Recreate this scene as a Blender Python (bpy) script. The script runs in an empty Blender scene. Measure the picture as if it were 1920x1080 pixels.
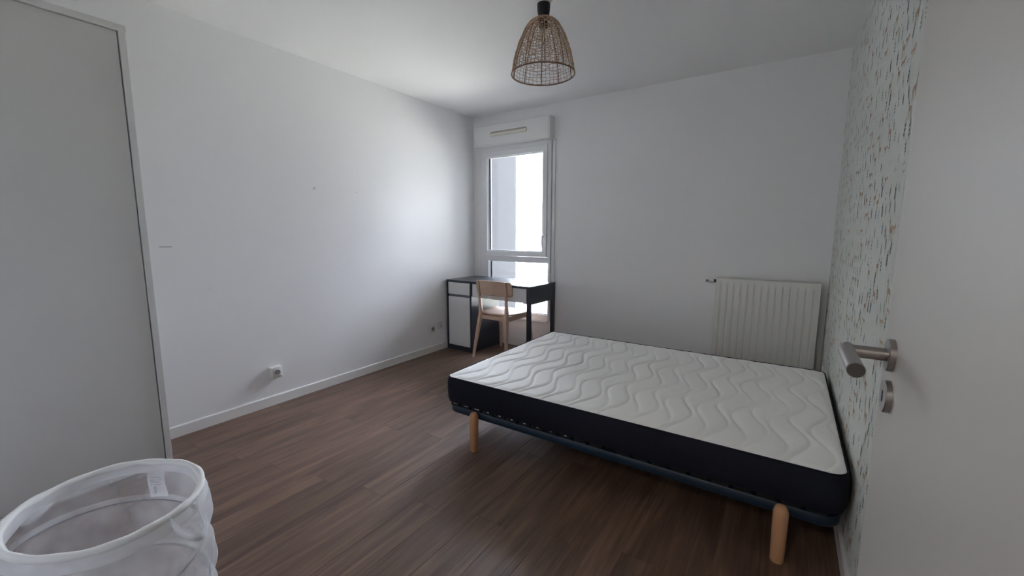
import bpy, bmesh, math, random
import numpy as np
from mathutils import Vector, Matrix

S = bpy.context.scene
COL = S.collection
PI = math.pi
random.seed(7)

# ------------------------------------------------------------------ camera
def camera():
    f, pitch, yaw, roll = 783.914, 0.133, 0.585, 0.002
    cd = bpy.data.cameras.new('camera')
    cd.sensor_width = 36.0
    cd.lens = f / 1920 * 36.0
    cd.clip_start = 0.02
    o = bpy.data.objects.new('camera', cd)
    COL.objects.link(o)
    fw = Vector((-math.sin(yaw) * math.cos(pitch), math.cos(yaw) * math.cos(pitch), -math.sin(pitch)))
    r = Vector((math.cos(yaw), math.sin(yaw), 0))
    u = r.cross(fw)
    r2 = r * math.cos(roll) + u * math.sin(roll)
    u2 = -r * math.sin(roll) + u * math.cos(roll)
    m = Matrix((r2, u2, -fw)).transposed().to_4x4()
    m.translation = (3.047, -3.814, 1.248)
    o.matrix_world = m
    S.camera = o
camera()

# ------------------------------------------------------------------ world, lights, exposure
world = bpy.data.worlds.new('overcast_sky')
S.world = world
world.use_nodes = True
wn = world.node_tree.nodes
wl = world.node_tree.links
bg = wn['Background']
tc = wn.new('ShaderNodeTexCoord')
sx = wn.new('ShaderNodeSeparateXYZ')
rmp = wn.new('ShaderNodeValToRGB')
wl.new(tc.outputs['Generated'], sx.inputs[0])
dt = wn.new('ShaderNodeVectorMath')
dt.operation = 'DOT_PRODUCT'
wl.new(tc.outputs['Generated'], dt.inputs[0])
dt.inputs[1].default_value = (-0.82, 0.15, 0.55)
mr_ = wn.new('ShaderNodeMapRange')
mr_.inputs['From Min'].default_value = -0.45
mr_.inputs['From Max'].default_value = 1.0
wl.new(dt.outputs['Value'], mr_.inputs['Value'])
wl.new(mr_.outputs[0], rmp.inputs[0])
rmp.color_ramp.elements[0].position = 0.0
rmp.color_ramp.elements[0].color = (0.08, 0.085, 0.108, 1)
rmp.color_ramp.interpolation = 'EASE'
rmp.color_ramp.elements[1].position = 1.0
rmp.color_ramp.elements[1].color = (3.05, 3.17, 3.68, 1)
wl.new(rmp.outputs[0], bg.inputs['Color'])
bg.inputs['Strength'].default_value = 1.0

def area(name, loc, rot, sx_, sy_, power, color=(1, 1, 1), portal=False):
    ld = bpy.data.lights.new(name, 'AREA')
    ld.shape = 'RECTANGLE'
    ld.size = sx_
    ld.size_y = sy_
    ld.energy = power
    ld.color = color
    if portal:
        ld.cycles.is_portal = True
    o = bpy.data.objects.new(name, ld)
    COL.objects.link(o)
    o.location = loc
    o.rotation_euler = rot
    return o
# sampling portal in the window opening (gives no light of its own)
area('window_portal', (0.56, 0.12, 1.25), (PI / 2, 0, PI), 0.95, 1.95, 1.0, portal=True)
# added fill light, unseen in the hallway behind the camera, brightens the room
HALL_POWER = 0.8
area('hall_fill_light', (2.4, -5.2, 2.46), (0, 0, 0), 0.4, 0.4, HALL_POWER, (1.0, 0.93, 0.83))

# hazy sun behind the building: reaches only the ground outside
sd_ = bpy.data.lights.new('sun', 'SUN')
sd_.energy = 1.9
sd_.angle = 0.03
sd_.color = (1.0, 0.96, 0.9)
so_ = bpy.data.objects.new('sun', sd_)
COL.objects.link(so_)
so_.rotation_euler = Vector((0.25, 0.62, -1.0)).to_track_quat('-Z', 'Y').to_euler()

S.view_settings.view_transform = 'Standard'
S.view_settings.look = 'None'
S.view_settings.exposure = 4.36
S.view_settings.gamma = 1
S.view_settings.use_curve_mapping = False
S.cycles.use_denoising = True
S.cycles.max_bounces = 16
S.cycles.diffuse_bounces = 10
S.cycles.glossy_bounces = 6
S.cycles.transmission_bounces = 8
S.cycles.transparent_max_bounces = 16
S.cycles.sample_clamp_indirect = 6

# ------------------------------------------------------------------ helpers
def lin(c):
    return tuple(((v / 255) / 12.92 if v / 255 <= 0.04045 else ((v / 255 + 0.055) / 1.055) ** 2.4) for v in c) + (1,)

def mat(name, color, rough=0.6, metal=0.0, noise=None, bump=None, spec=0.5, var=0.0, coat=0.0):
    """color linear rgb; noise=(scale, amount) ; bump=(scale, strength)"""
    m = bpy.data.materials.new(name)
    m.use_nodes = True
    n, l = m.node_tree.nodes, m.node_tree.links
    b = n['Principled BSDF']
    color = tuple(color[:3]) + (1,)
    b.inputs['Base Color'].default_value = color
    b.inputs['Roughness'].default_value = rough
    b.inputs['Metallic'].default_value = metal
    b.inputs['Specular IOR Level'].default_value = spec
    b.inputs['Coat Weight'].default_value = coat
    t = n.new('ShaderNodeTexCoord')
    if noise:
        nz = n.new('ShaderNodeTexNoise')
        nz.inputs['Scale'].default_value = noise[0]
        nz.inputs['Detail'].default_value = 4
        l.new(t.outputs['Object'], nz.inputs['Vector'])
        mx = n.new('ShaderNodeMix')
        mx.data_type = 'RGBA'
        a = noise[1]
        mx.inputs[6].default_value = tuple(max(0, c * (1 - a)) for c in color[:3]) + (1,)
        mx.inputs[7].default_value = tuple(min(1, c * (1 + a)) for c in color[:3]) + (1,)
        l.new(nz.outputs['Fac'], mx.inputs[0])
        l.new(mx.outputs[2], b.inputs['Base Color'])
    if bump:
        nb = n.new('ShaderNodeTexNoise')
        nb.inputs['Scale'].default_value = bump[0]
        nb.inputs['Detail'].default_value = 3
        l.new(t.outputs['Object'], nb.inputs['Vector'])
        bp = n.new('ShaderNodeBump')
        bp.inputs['Strength'].default_value = bump[1]
        bp.inputs['Distance'].default_value = 0.002
        l.new(nb.outputs['Fac'], bp.inputs['Height'])
        l.new(bp.outputs['Normal'], b.inputs['Normal'])
    return m

def wood(name, c1, c2, axis='Z', scale=14, rough=0.5):
    m = bpy.data.materials.new(name)
    m.use_nodes = True
    n, l = m.node_tree.nodes, m.node_tree.links
    b = n['Principled BSDF']
    b.inputs['Roughness'].default_value = rough
    t = n.new('ShaderNodeTexCoord')
    mp = n.new('ShaderNodeMapping')
    sc = [scale, scale, scale]
    sc['XYZ'.index(axis)] = scale * 0.08
    mp.inputs['Scale'].default_value = sc
    l.new(t.outputs['Object'], mp.inputs['Vector'])
    nz = n.new('ShaderNodeTexNoise')
    nz.inputs['Scale'].default_value = 2
    nz.inputs['Detail'].default_value = 6
    nz.inputs['Distortion'].default_value = 0.6
    l.new(mp.outputs[0], nz.inputs['Vector'])
    r = n.new('ShaderNodeValToRGB')
    r.color_ramp.elements[0].position = 0.3
    r.color_ramp.elements[0].color = tuple(c1[:3]) + (1,)
    r.color_ramp.elements[1].position = 0.7
    r.color_ramp.elements[1].color = tuple(c2[:3]) + (1,)
    l.new(nz.outputs['Fac'], r.inputs[0])
    l.new(r.outputs[0], b.inputs['Base Color'])
    return m

def see_through(name, color, alpha, rough=0.8, translucent=0.4, weave=None):
    """woven net cloth: part open, part diffuse / translucent thread"""
    m = bpy.data.materials.new(name)
    m.use_nodes = True
    n, l = m.node_tree.nodes, m.node_tree.links
    out = n['Material Output']
    n.remove(n['Principled BSDF'])
    d = n.new('ShaderNodeBsdfDiffuse')
    d.inputs[0].default_value = tuple(color[:3]) + (1,)
    tr = n.new('ShaderNodeBsdfTranslucent')
    tr.inputs[0].default_value = tuple(color[:3]) + (1,)
    m1 = n.new('ShaderNodeMixShader')
    m1.inputs[0].default_value = translucent
    l.new(d.outputs[0], m1.inputs[1])
    l.new(tr.outputs[0], m1.inputs[2])
    tp = n.new('ShaderNodeBsdfTransparent')
    m2 = n.new('ShaderNodeMixShader')
    t = n.new('ShaderNodeTexCoord')
    nz = n.new('ShaderNodeTexNoise')
    nz.inputs['Scale'].default_value = 9
    l.new(t.outputs['Object'], nz.inputs['Vector'])
    mr = n.new('ShaderNodeMapRange')
    mr.inputs['From Min'].default_value = 0.3
    mr.inputs['From Max'].default_value = 0.7
    mr.inputs['To Min'].default_value = max(0, alpha - 0.12)
    mr.inputs['To Max'].default_value = min(1, alpha + 0.12)
    l.new(nz.outputs['Fac'], mr.inputs['Value'])
    l.new(mr.outputs[0], m2.inputs[0])
    l.new(tp.outputs[0], m2.inputs[1])
    l.new(m1.outputs[0], m2.inputs[2])
    l.new(m2.outputs[0], out.inputs['Surface'])
    return m

def pane_glass(name):
    m = bpy.data.materials.new(name)
    m.use_nodes = True
    n, l = m.node_tree.nodes, m.node_tree.links
    out = n['Material Output']
    n.remove(n['Principled BSDF'])
    tp = n.new('ShaderNodeBsdfTransparent')
    tp.inputs[0].default_value = (0.93, 0.95, 0.95, 1)
    gl = n.new('ShaderNodeBsdfGlossy')
    gl.inputs['Roughness'].default_value = 0.02
    fr = n.new('ShaderNodeFresnel')
    fr.inputs['IOR'].default_value = 1.45
    mx = n.new('ShaderNodeMixShader')
    l.new(fr.outputs[0], mx.inputs[0])
    l.new(tp.outputs[0], mx.inputs[1])
    l.new(gl.outputs[0], mx.inputs[2])
    l.new(mx.outputs[0], out.inputs['Surface'])
    return m

class MB:
    def __init__(s):
        s.v = []
        s.f = []
    def add(s, vs, fs):
        b = len(s.v)
        s.v += [tuple(v) for v in vs]
        s.f += [tuple(b + i for i in f) for f in fs]
    def box(s, a, b):
        (x0, y0, z0), (x1, y1, z1) = a, b
        s.add([(x0, y0, z0), (x1, y0, z0), (x1, y1, z0), (x0, y1, z0), (x0, y0, z1), (x1, y0, z1), (x1, y1, z1), (x0, y1, z1)],
              [(0, 3, 2, 1), (4, 5, 6, 7), (0, 1, 5, 4), (1, 2, 6, 5), (2, 3, 7, 6), (3, 0, 4, 7)])
        return s
    def loft(s, rings, cap=True, closed=False):
        n = len(rings[0])
        vs = [v for r in rings for v in r]
        fs = []
        R = len(rings)
        for i in range(R if closed else R - 1):
            j = (i + 1) % R
            for k in range(n):
                k2 = (k + 1) % n
                fs.append((i * n + k, i * n + k2, j * n + k2, j * n + k))
        if cap and not closed:
            fs.append(tuple(reversed(range(n))))
            fs.append(tuple((R - 1) * n + k for k in range(n)))
        s.add(vs, fs)
        return s
    def tube(s, pts, r, n=8, closed=False, cap=True):
        pts = [Vector(p) for p in pts]
        N = len(pts)
        rr = r if hasattr(r, '__len__') else [r] * N
        rings = []
        prev = None
        for i, p in enumerate(pts):
            if closed:
                t = pts[(i + 1) % N] - pts[i - 1]
            else:
                t = pts[min(i + 1, N - 1)] - pts[max(i - 1, 0)]
            t.normalize()
            if prev is None:
                a = Vector((0, 0, 1)) if abs(t.z) < 0.9 else Vector((1, 0, 0))
                u = t.cross(a).normalized()
            else:
                u = (prev - t * prev.dot(t)).normalized()
            prev = u
            w = t.cross(u)
            rings.append([p + (u * math.cos(2 * PI * k / n) + w * math.sin(2 * PI * k / n)) * rr[i] for k in range(n)])
        s.loft(rings, cap, closed)
        return s
    def lathe(s, prof, c=(0, 0, 0), n=32, cap=True, M=None):
        rings = [[Vector((r * math.cos(2 * PI * k / n), r * math.sin(2 * PI * k / n), z)) for k in range(n)] for r, z in prof]
        if M is not None:
            rings = [[M @ v for v in r] for r in rings]
        rings = [[v + Vector(c) for v in r] for r in rings]
        s.loft(rings, cap)
        return s
    def build(s, name, m, parent=None, smooth=False, bevel=0, seg=2, loc=None, solid=0, auto=None):
        me = bpy.data.meshes.new(name)
        me.from_pydata(s.v, [], s.f)
        me.validate()
        bm = bmesh.new()
        bm.from_mesh(me)
        bmesh.ops.recalc_face_normals(bm, faces=bm.faces)
        bm.to_mesh(me)
        bm.free()
        if m:
            me.materials.append(m)
        if smooth:
            me.polygons.foreach_set('use_smooth', [True] * len(me.polygons))
            if auto:
                try:
                    me.set_sharp_from_angle(angle=math.radians(auto))
                except Exception:
                    pass
        o = bpy.data.objects.new(name, me)
        COL.objects.link(o)
        if parent:
            o.parent = parent
        if loc:
            o.location = loc
        if bevel:
            bv = o.modifiers.new('bevel', 'BEVEL')
            bv.width = bevel
            bv.segments = seg
            bv.limit_method = 'ANGLE'
            bv.angle_limit = math.radians(40)
        if solid:
            sd = o.modifiers.new('solid', 'SOLIDIFY')
            sd.thickness = solid
        return o

def B(a, b):
    return MB().box(a, b)

def thing(name, label, cat, loc=(0, 0, 0), rz=0, group=None):
    o = bpy.data.objects.new(name, None)
    o.empty_display_size = 0.1
    COL.objects.link(o)
    o.location = loc
    o.rotation_euler = (0, 0, rz)
    o['label'] = label
    o['category'] = cat
    if group:
        o['group'] = group
    return o

def struct(o, label, cat):
    o['kind'] = 'structure'
    o['label'] = label
    o['category'] = cat
    return o

def rrect(cx, cy, hx, hy, r, z, n=6):
    pts = []
    for (sx_, sy_, a0) in ((1, 1, 0), (-1, 1, 90), (-1, -1, 180), (1, -1, 270)):
        for i in range(n + 1):
            a = math.radians(a0 + 90 * i / n)
            pts.append((cx + sx_ * (hx - r) + r * math.cos(a), cy + sy_ * (hy - r) + r * math.sin(a), z))
    return pts

# ------------------------------------------------------------------ materials
M_wall = mat('matt_white_wall_paint', (0.86, 0.86, 0.87), 0.75, noise=(1.3, 0.012), bump=(180, 0.08), spec=0.3)
M_ceil = mat('matt_white_ceiling_paint', (0.87, 0.87, 0.865), 0.85, noise=(1.1, 0.012), bump=(120, 0.06), spec=0.2)
M_paper = mat('mint_white_wallpaper', (0.73, 0.755, 0.715), 0.7, noise=(2, 0.015), bump=(90, 0.05), spec=0.3)
M_trim = mat('satin_white_trim_paint', (0.80, 0.79, 0.77), 0.4)
M_pvc = mat('white_pvc', (0.80, 0.81, 0.83), 0.35)
M_box = mat('white_plastic_box', (0.80, 0.81, 0.81), 0.4)
M_cream = mat('cream_plastic', (0.78, 0.76, 0.68), 0.4)
M_gasket = mat('dark_gasket', (0.05, 0.055, 0.07), 0.6)
M_glass = pane_glass('window_glass')
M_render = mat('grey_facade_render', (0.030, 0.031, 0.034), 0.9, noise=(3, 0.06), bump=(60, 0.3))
M_grass = mat('distant_lawn', (0.37, 0.355, 0.30), 0.95, noise=(0.6, 0.25))
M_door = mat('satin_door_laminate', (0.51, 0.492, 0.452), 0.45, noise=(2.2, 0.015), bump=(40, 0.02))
M_ward = mat('white_wardrobe_laminate', (0.60, 0.595, 0.575), 0.5, noise=(1.7, 0.015))
M_wtrim = mat('white_wardrobe_profile', (0.66, 0.66, 0.64), 0.4)
M_steel = mat('brushed_stainless_steel', (0.40, 0.375, 0.36), 0.32, 1.0, noise=(60, 0.08), bump=(300, 0.1))
M_steel_dark = mat('dull_steel_face', (0.13, 0.12, 0.115), 0.4, 0.9, noise=(60, 0.08))
M_black = mat('keyhole_black', (0.01, 0.01, 0.01), 0.8)
M_rad = mat('white_radiator_enamel', (0.74, 0.735, 0.70), 0.35)
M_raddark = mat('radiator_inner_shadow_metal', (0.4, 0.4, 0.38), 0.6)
M_desk = mat('black_brown_desk_foil', (0.018, 0.024, 0.036), 0.32, noise=(8, 0.1), coat=0.1)
M_deskwhite = mat('white_desk_front', (0.72, 0.72, 0.72), 0.4)
M_ash = wood('pale_ash_veneer', lin((196, 166, 144)), lin((212, 184, 162)), 'Z', 10, 0.45)
M_ash_x = wood('pale_ash_veneer_seat', lin((196, 166, 144)), lin((212, 184, 162)), 'Y', 10, 0.45)
M_beech = wood('lacquered_beech', lin((190, 138, 98)), lin((206, 158, 120)), 'Z', 9, 0.4)
M_navy = mat('navy_mattress_border', (0.0075, 0.009, 0.018), 0.75, noise=(40, 0.2), bump=(500, 0.3), spec=0.25)
M_frame = mat('dark_blue_slat_frame', (0.0055, 0.020, 0.042), 0.42, noise=(12, 0.15))
M_slat = mat('pale_slat_wood', (0.45, 0.36, 0.24), 0.6, noise=(20, 0.1))
M_capw = mat('light_slat_end_cap', (0.62, 0.62, 0.63), 0.4)
M_holder = mat('black_slat_holder', (0.004, 0.004, 0.006), 0.7)
M_tick = mat('white_quilted_knit', (0.90, 0.895, 0.88), 0.85, noise=(70, 0.02), bump=(700, 0.35), spec=0.2)
M_cane = wood('woven_cane', lin((172, 140, 112)), lin((206, 176, 146)), 'Z', 40, 0.6)
M_cane_dark = wood('dark_cane_rib', lin((110, 80, 62)), lin((140, 105, 82)), 'Z', 40, 0.6)
M_socket = mat('black_lamp_socket', (0.008, 0.008, 0.012), 0.35)
M_bulb = pane_glass('bulb_glass')
_n, _l = M_bulb.node_tree.nodes, M_bulb.node_tree.links
_lw = _n.new('ShaderNodeLayerWeight')
_lw.inputs['Blend'].default_value = 0.25
_ms = [q for q in _n if q.type == 'MIX_SHADER'][0]
_mm = _n.new('ShaderNodeMath')
_mm.operation = 'MULTIPLY'
_mm.inputs[1].default_value = 0.5
_l.new(_lw.outputs['Facing'], _mm.inputs[0])
_l.new(_mm.outputs[0], _ms.inputs[0])
M_fil = mat('copper_filament', (0.6, 0.25, 0.08), 0.4, 0.6)
M_net = see_through('white_net_cloth', (0.86, 0.87, 0.89), 0.36)
M_net2 = see_through('white_hem_cloth', (0.80, 0.80, 0.81), 0.66, translucent=0.25)
M_hem = mat('white_polyester_hem', (0.76, 0.76, 0.74), 0.6, noise=(25, 0.04), bump=(120, 0.3))
M_wire = mat('grey_spring_wire', (0.30, 0.30, 0.31), 0.5)
M_tag = see_through('white_care_label', (0.85, 0.85, 0.88), 0.58)
M_tagink = mat('faded_grey_print', (0.52, 0.52, 0.54), 0.8)
M_plate = mat('white_socket_plastic', (0.74, 0.73, 0.71), 0.35)
M_hole = mat('socket_recess_dark', (0.05, 0.045, 0.045), 0.6)

def floor_mat():
    m = bpy.data.materials.new('dark_brown_vinyl_plank')
    m.use_nodes = True
    n, l = m.node_tree.nodes, m.node_tree.links
    b = n['Principled BSDF']
    b.inputs['Roughness'].default_value = 0.42
    b.inputs['Specular IOR Level'].default_value = 0.5
    t = n.new('ShaderNodeTexCoord')
    oi = n.new('ShaderNodeObjectInfo')
    geo = n.new('ShaderNodeNewGeometry')
    comb = n.new('ShaderNodeCombineXYZ')
    mul = n.new('ShaderNodeMath')
    mul.operation = 'MULTIPLY'
    mul.inputs[1].default_value = 37.0
    l.new(oi.outputs['Random'], mul.inputs[0])
    l.new(mul.outputs[0], comb.inputs[0])
    l.new(mul.outputs[0], comb.inputs[1])
    add = n.new('ShaderNodeVectorMath')
    add.operation = 'ADD'
    l.new(geo.outputs['Position'], add.inputs[0])
    l.new(comb.outputs[0], add.inputs[1])
    def nz(sx_, sy_, det, dist):
        mp = n.new('ShaderNodeMapping')
        mp.inputs['Scale'].default_value = (sx_, sy_, 1)
        l.new(add.outputs[0], mp.inputs['Vector'])
        q = n.new('ShaderNodeTexNoise')
        q.inputs['Scale'].default_value = 1
        q.inputs['Detail'].default_value = det
        q.inputs['Distortion'].default_value = dist
        l.new(mp.outputs[0], q.inputs['Vector'])
        return q
    a = nz(16, 1.6, 4, 0.8)
    c = nz(90, 3.5, 5, 0.4)
    r = n.new('ShaderNodeValToRGB')
    e = r.color_ramp.elements
    e[0].position = 0.28
    e[0].color = (0.090, 0.051, 0.036, 1)
    e[1].position = 0.72
    e[1].color = (0.204, 0.122, 0.082, 1)
    l.new(a.outputs['Fac'], r.inputs[0])
    r2 = n.new('ShaderNodeValToRGB')
    r2.color_ramp.elements[0].position = 0.3
    r2.color_ramp.elements[0].color = (0.62, 0.62, 0.62, 1)
    r2.color_ramp.elements[1].position = 0.7
    r2.color_ramp.elements[1].color = (1.2, 1.2, 1.2, 1)
    l.new(c.outputs['Fac'], r2.inputs[0])
    mx = n.new('ShaderNodeMix')
    mx.data_type = 'RGBA'
    mx.blend_type = 'MULTIPLY'
    mx.inputs[0].default_value = 0.8
    l.new(r.outputs[0], mx.inputs[6])
    l.new(r2.outputs[0], mx.inputs[7])
    mr = n.new('ShaderNodeMapRange')
    mr.inputs['To Min'].default_value = 0.88
    mr.inputs['To Max'].default_value = 1.12
    l.new(oi.outputs['Random'], mr.inputs['Value'])
    mx2 = n.new('ShaderNodeMix')
    mx2.data_type = 'RGBA'
    mx2.blend_type = 'MULTIPLY'
    mx2.inputs[0].default_value = 1
    l.new(mx.outputs[2], mx2.inputs[6])
    l.new(mr.outputs[0], mx2.inputs[7])
    l.new(mx2.outputs[2], b.inputs['Base Color'])
    bp = n.new('ShaderNodeBump')
    bp.inputs['Strength'].default_value = 0.25
    bp.inputs['Distance'].default_value = 0.001
    l.new(c.outputs['Fac'], bp.inputs['Height'])
    l.new(bp.outputs['Normal'], b.inputs['Normal'])
    rr = n.new('ShaderNodeMapRange')
    rr.inputs['To Min'].default_value = 0.32
    rr.inputs['To Max'].default_value = 0.46
    l.new(c.outputs['Fac'], rr.inputs['Value'])
    l.new(rr.outputs[0], b.inputs['Roughness'])
    return m
M_floor = floor_mat()
M_sub = mat('dark_subfloor', (0.02, 0.015, 0.012), 0.9)

# ------------------------------------------------------------------ room shell
W, H, YF = 3.303, 2.5, -3.79       # room width, ceiling height, front wall
YH = -6.0                          # end of hallway
DX0, DX1 = 2.27, 3.22              # doorway

floor = struct(B((-0.2, YH - 0.1, -0.2), (W + 0.2, 0.3, -0.004)).build('floor', M_sub), 'dark brown wood-look plank floor running towards the window', 'floor')
pw, plen = 0.152, 1.22
i = 0
x = 0.0
ends_used = {}
while x < W - 0.001:
    x1 = min(x + pw, W)
    off = (i * 0.47) % 1.0 * plen
    y = YH + 0.0 - off
    while y < 0:
        ya, yb = max(y, YH), min(y + plen, 0)
        if yb - ya > 0.01:
            key = (round(x1 - x, 4), round(yb - ya, 4))
            if key in ends_used:
                o = bpy.data.objects.new('plank', ends_used[key])
                COL.objects.link(o)
                o.parent = floor
            else:
                w_, l_ = x1 - x, yb - ya
                g, c_ = 0.0003, 0.0007
                mb = MB()
                rings = [[(g, g, -0.004), (w_ - g, g, -0.004), (w_ - g, l_ - g, -0.004), (g, l_ - g, -0.004)],
                         [(g, g, -c_), (w_ - g, g, -c_), (w_ - g, l_ - g, -c_), (g, l_ - g, -c_)],
                         [(g + c_, g + c_, 0), (w_ - g - c_, g + c_, 0), (w_ - g - c_, l_ - g - c_, 0), (g + c_, l_ - g - c_, 0)]]
                mb.loft(rings)
                o = mb.build('plank', M_floor, floor)
                ends_used[key] = o.data
            o.location = (x, ya, 0)
        y += plen
    x = x1
    i += 1

struct(B((-0.2, YH - 0.1, H), (W + 0.2, 0.3, H + 0.2)).build('ceiling', M_ceil), 'plain white ceiling with the cane pendant lamp', 'ceiling')
wl_ = struct(B((-0.2, YH, -0.2), (0, 0.3, H)).build('wall_left', M_wall), 'plain white wall left of the window with two small filler marks', 'wall')
wr_ = struct(B((W, YH, -0.2), (W + 0.2, 0.3, H)).build('wall_right', M_paper), 'right wall papered with tiny woodland print beside the bed', 'wall')
wb = MB()
WX0, WX1, WZ0, WZ1 = 0.115, 1.0, 0.32, 2.36
wb.box((0, 0, -0.2), (WX0, 0.3, H)).box((WX1, 0, -0.2), (W, 0.3, H)).box((WX0, 0, -0.2), (WX1, 0.3, WZ0)).box((WX0, 0, WZ1), (WX1, 0.3, H))
struct(wb.build('wall_back', M_wall), 'white end wall with the narrow window and the radiator', 'wall')
wf = MB()
wf.box((0, YF - 0.07, 0), (DX0, YF, H)).box((DX0, YF - 0.07, 2.12), (DX1, YF, H)).box((DX1, YF - 0.07, 0), (W, YF, H))
struct(wf.build('wall_front', M_wall), 'white wall around the doorway beside the camera', 'wall')
struct(B((-0.2, YH - 0.1, 0), (W + 0.2, YH, H)).build('wall_hall', M_wall), 'white end wall of the hallway behind the doorway', 'wall')

# small filler marks on left wall
for k, (yy, zz, rr) in enumerate(((-1.936, 1.575, 0.011), (-1.564, 1.573, 0.006), (-2.676, 0.892, 0.004))):
    mb = MB()
    mb.lathe([(rr, 0), (rr * 0.8, 0.0012), (rr * 0.3, 0.0016)], n=12, M=Matrix.Rotation(PI / 2, 3, 'Y'))
    mb.build('filler_spot', mat('filler_grey', (0.62, 0.61, 0.62), 0.8), wl_, True, loc=(-0.0002, yy, zz))
mb = MB()
mb.loft([rrect(0, 0, 0.0004, 0.03, 0.0003, -0.004, 2), rrect(0, 0, 0.0004, 0.03, 0.0003, 0.004, 2)])
mb.build('scuff_mark', mat('scuff_grey', (0.58, 0.57, 0.57), 0.8), wl_, loc=(0.0002, -2.886, 1.158))

def baseboard(name, a, b, label, nrm):
    """a,b 2-D ends on the wall face; nrm points into the room"""
    ax, ay = a
    bx, by = b
    t, h = 0.012, 0.07
    prof = [(0, 0), (t, 0), (t, h - 0.006), (t - 0.004, h), (0, h)]
    rings = []
    for (px, py) in (a, b):
        rings.append([(px + nrm[0] * d, py + nrm[1] * d, z) for d, z in prof])
    return struct(MB().loft(rings).build(name, M_trim), label, 'baseboard')
baseboard('baseboard_left', (0, -3.79), (0, -0.0), 'white baseboard along the foot of the left wall', (1, 0))
baseboard('baseboard_back', (0.012, 0), (W - 0.012, 0), 'white baseboard under the window and radiator', (0, -1))
baseboard('baseboard_right', (W, -3.79), (W, 0), 'white baseboard under the printed wallpaper', (-1, 0))

# ------------------------------------------------------------------ window
def window():
    yf = -0.03      # front of the frame
    fr = MB()
    X0, X1, Z0, Z1 = 0.10, 0.995, 0.325, 2.175
    gx0, gx1 = 0.205, 0.985
    # outer frame: jambs, head, transom, sill rail
    fr.box((X0, yf, Z0), (0.145, 0.05, Z1))
    fr.box((0.985, yf, Z0), (X1 + 0.01, 0.05, Z1))
    fr.box((0.9665, yf, 0.988), (0.985, 0.05, 2.115))
    fr.box((0.145, yf, 2.115), (0.985, 0.05, Z1))
    fr.box((0.145, yf, 0.935), (0.985, 0.05, 0.988))
    fr.box((0.145, yf, Z0), (0.985, 0.05, 0.385))
    fr.box((0.145, yf, 0.385), (0.222, 0.05, 0.935))
    w = struct(fr.build('window_1', M_pvc, bevel=0.002), 'narrow white framed window in the far left corner', 'window')
    # opening sash
    sa = MB()
    ys = yf - 0.014
    a0, a1, c0, c1 = 0.147, 0.966, 0.992, 2.112
    i0, i1, j0, j1 = 0.215, 0.920, 1.042, 2.050
    sa.box((a0, ys, c0), (i0, 0.045, c1)).box((i1, ys, c0), (a1, 0.045, c1)).box((i0, ys, c0), (i1, 0.045, j0)).box((i0, ys, j1), (i1, 0.045, c1))
    sash = sa.build('sash', M_pvc, w, bevel=0.003)
    # glazing beads + gaskets + panes
    def glazing(x0, x1, z0, z1, yg, par):
        g = MB()
        t = 0.010
        g.box((x0, yg - 0.02, z0), (x0 + t, yg, z1)).box((x1 - t, yg - 0.02, z0), (x1, yg, z1))
        g.box((x0 + t, yg - 0.02, z0), (x1 - t, yg, z0 + t)).box((x0 + t, yg - 0.02, z1 - t), (x1 - t, yg, z1))
        g.build('glazing_bead', M_pvc, par, bevel=0.002)
        k = MB()
        x0 += t; x1 -= t; z0 += t; z1 -= t
        t = 0.014
        k.box((x0, yg - 0.005, z0), (x0 + t, yg + 0.012, z1)).box((x1 - t, yg - 0.005, z0), (x1, yg + 0.012, z1))
        k.build('gasket', M_gasket, par)
        B((x0, yg + 0.003, z0), (x1, yg + 0.007, z1)).build('pane', M_glass, par)
    glazing(i0, i1, j0, j1, -0.005, sash)
    glazing(0.222, 0.985, 0.385, 0.935, 0.01, w)
    # lever handle
    h = MB()
    h.loft([[(v[0], ys - d, v[1]) for v in [(p[0], p[1]) for p in rrect(0.943, 1.20, 0.013, 0.035, 0.012, 0, 4)]] for d in (0, 0.010)])
    h.tube([(0.943, ys - 0.008, 1.205), (0.943, ys - 0.045, 1.205)], 0.008, 12)
    h.tube([(0.943, ys - 0.043, 1.213), (0.942, ys - 0.046, 1.16), (0.941, ys - 0.042, 1.10)], [0.009, 0.0085, 0.007], 12)
    h.build('window_handle', M_pvc, sash, True, auto=50)
    for zz in (1.15, 1.95):
        MB().tube([(a0 - 0.004, ys - 0.004, zz), (a0 - 0.004, ys - 0.004, zz + 0.07)], 0.006, 10).build('hinge', M_pvc, w, True, auto=50)
    # casing strips right of the frame
    tr = MB()
    tr.box((1.012, -0.016, 0.05), (1.042, 0.0, 2.165))
    struct(tr.build('trim_1', M_pvc, bevel=0.002), 'thin white casing strip down the right side of the window', 'trim')
    B((0.145, -0.045, 0.305), (0.985, 0.0, 0.323)).build('window_sill', M_pvc, w, bevel=0.003)
    return w
window()

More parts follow.
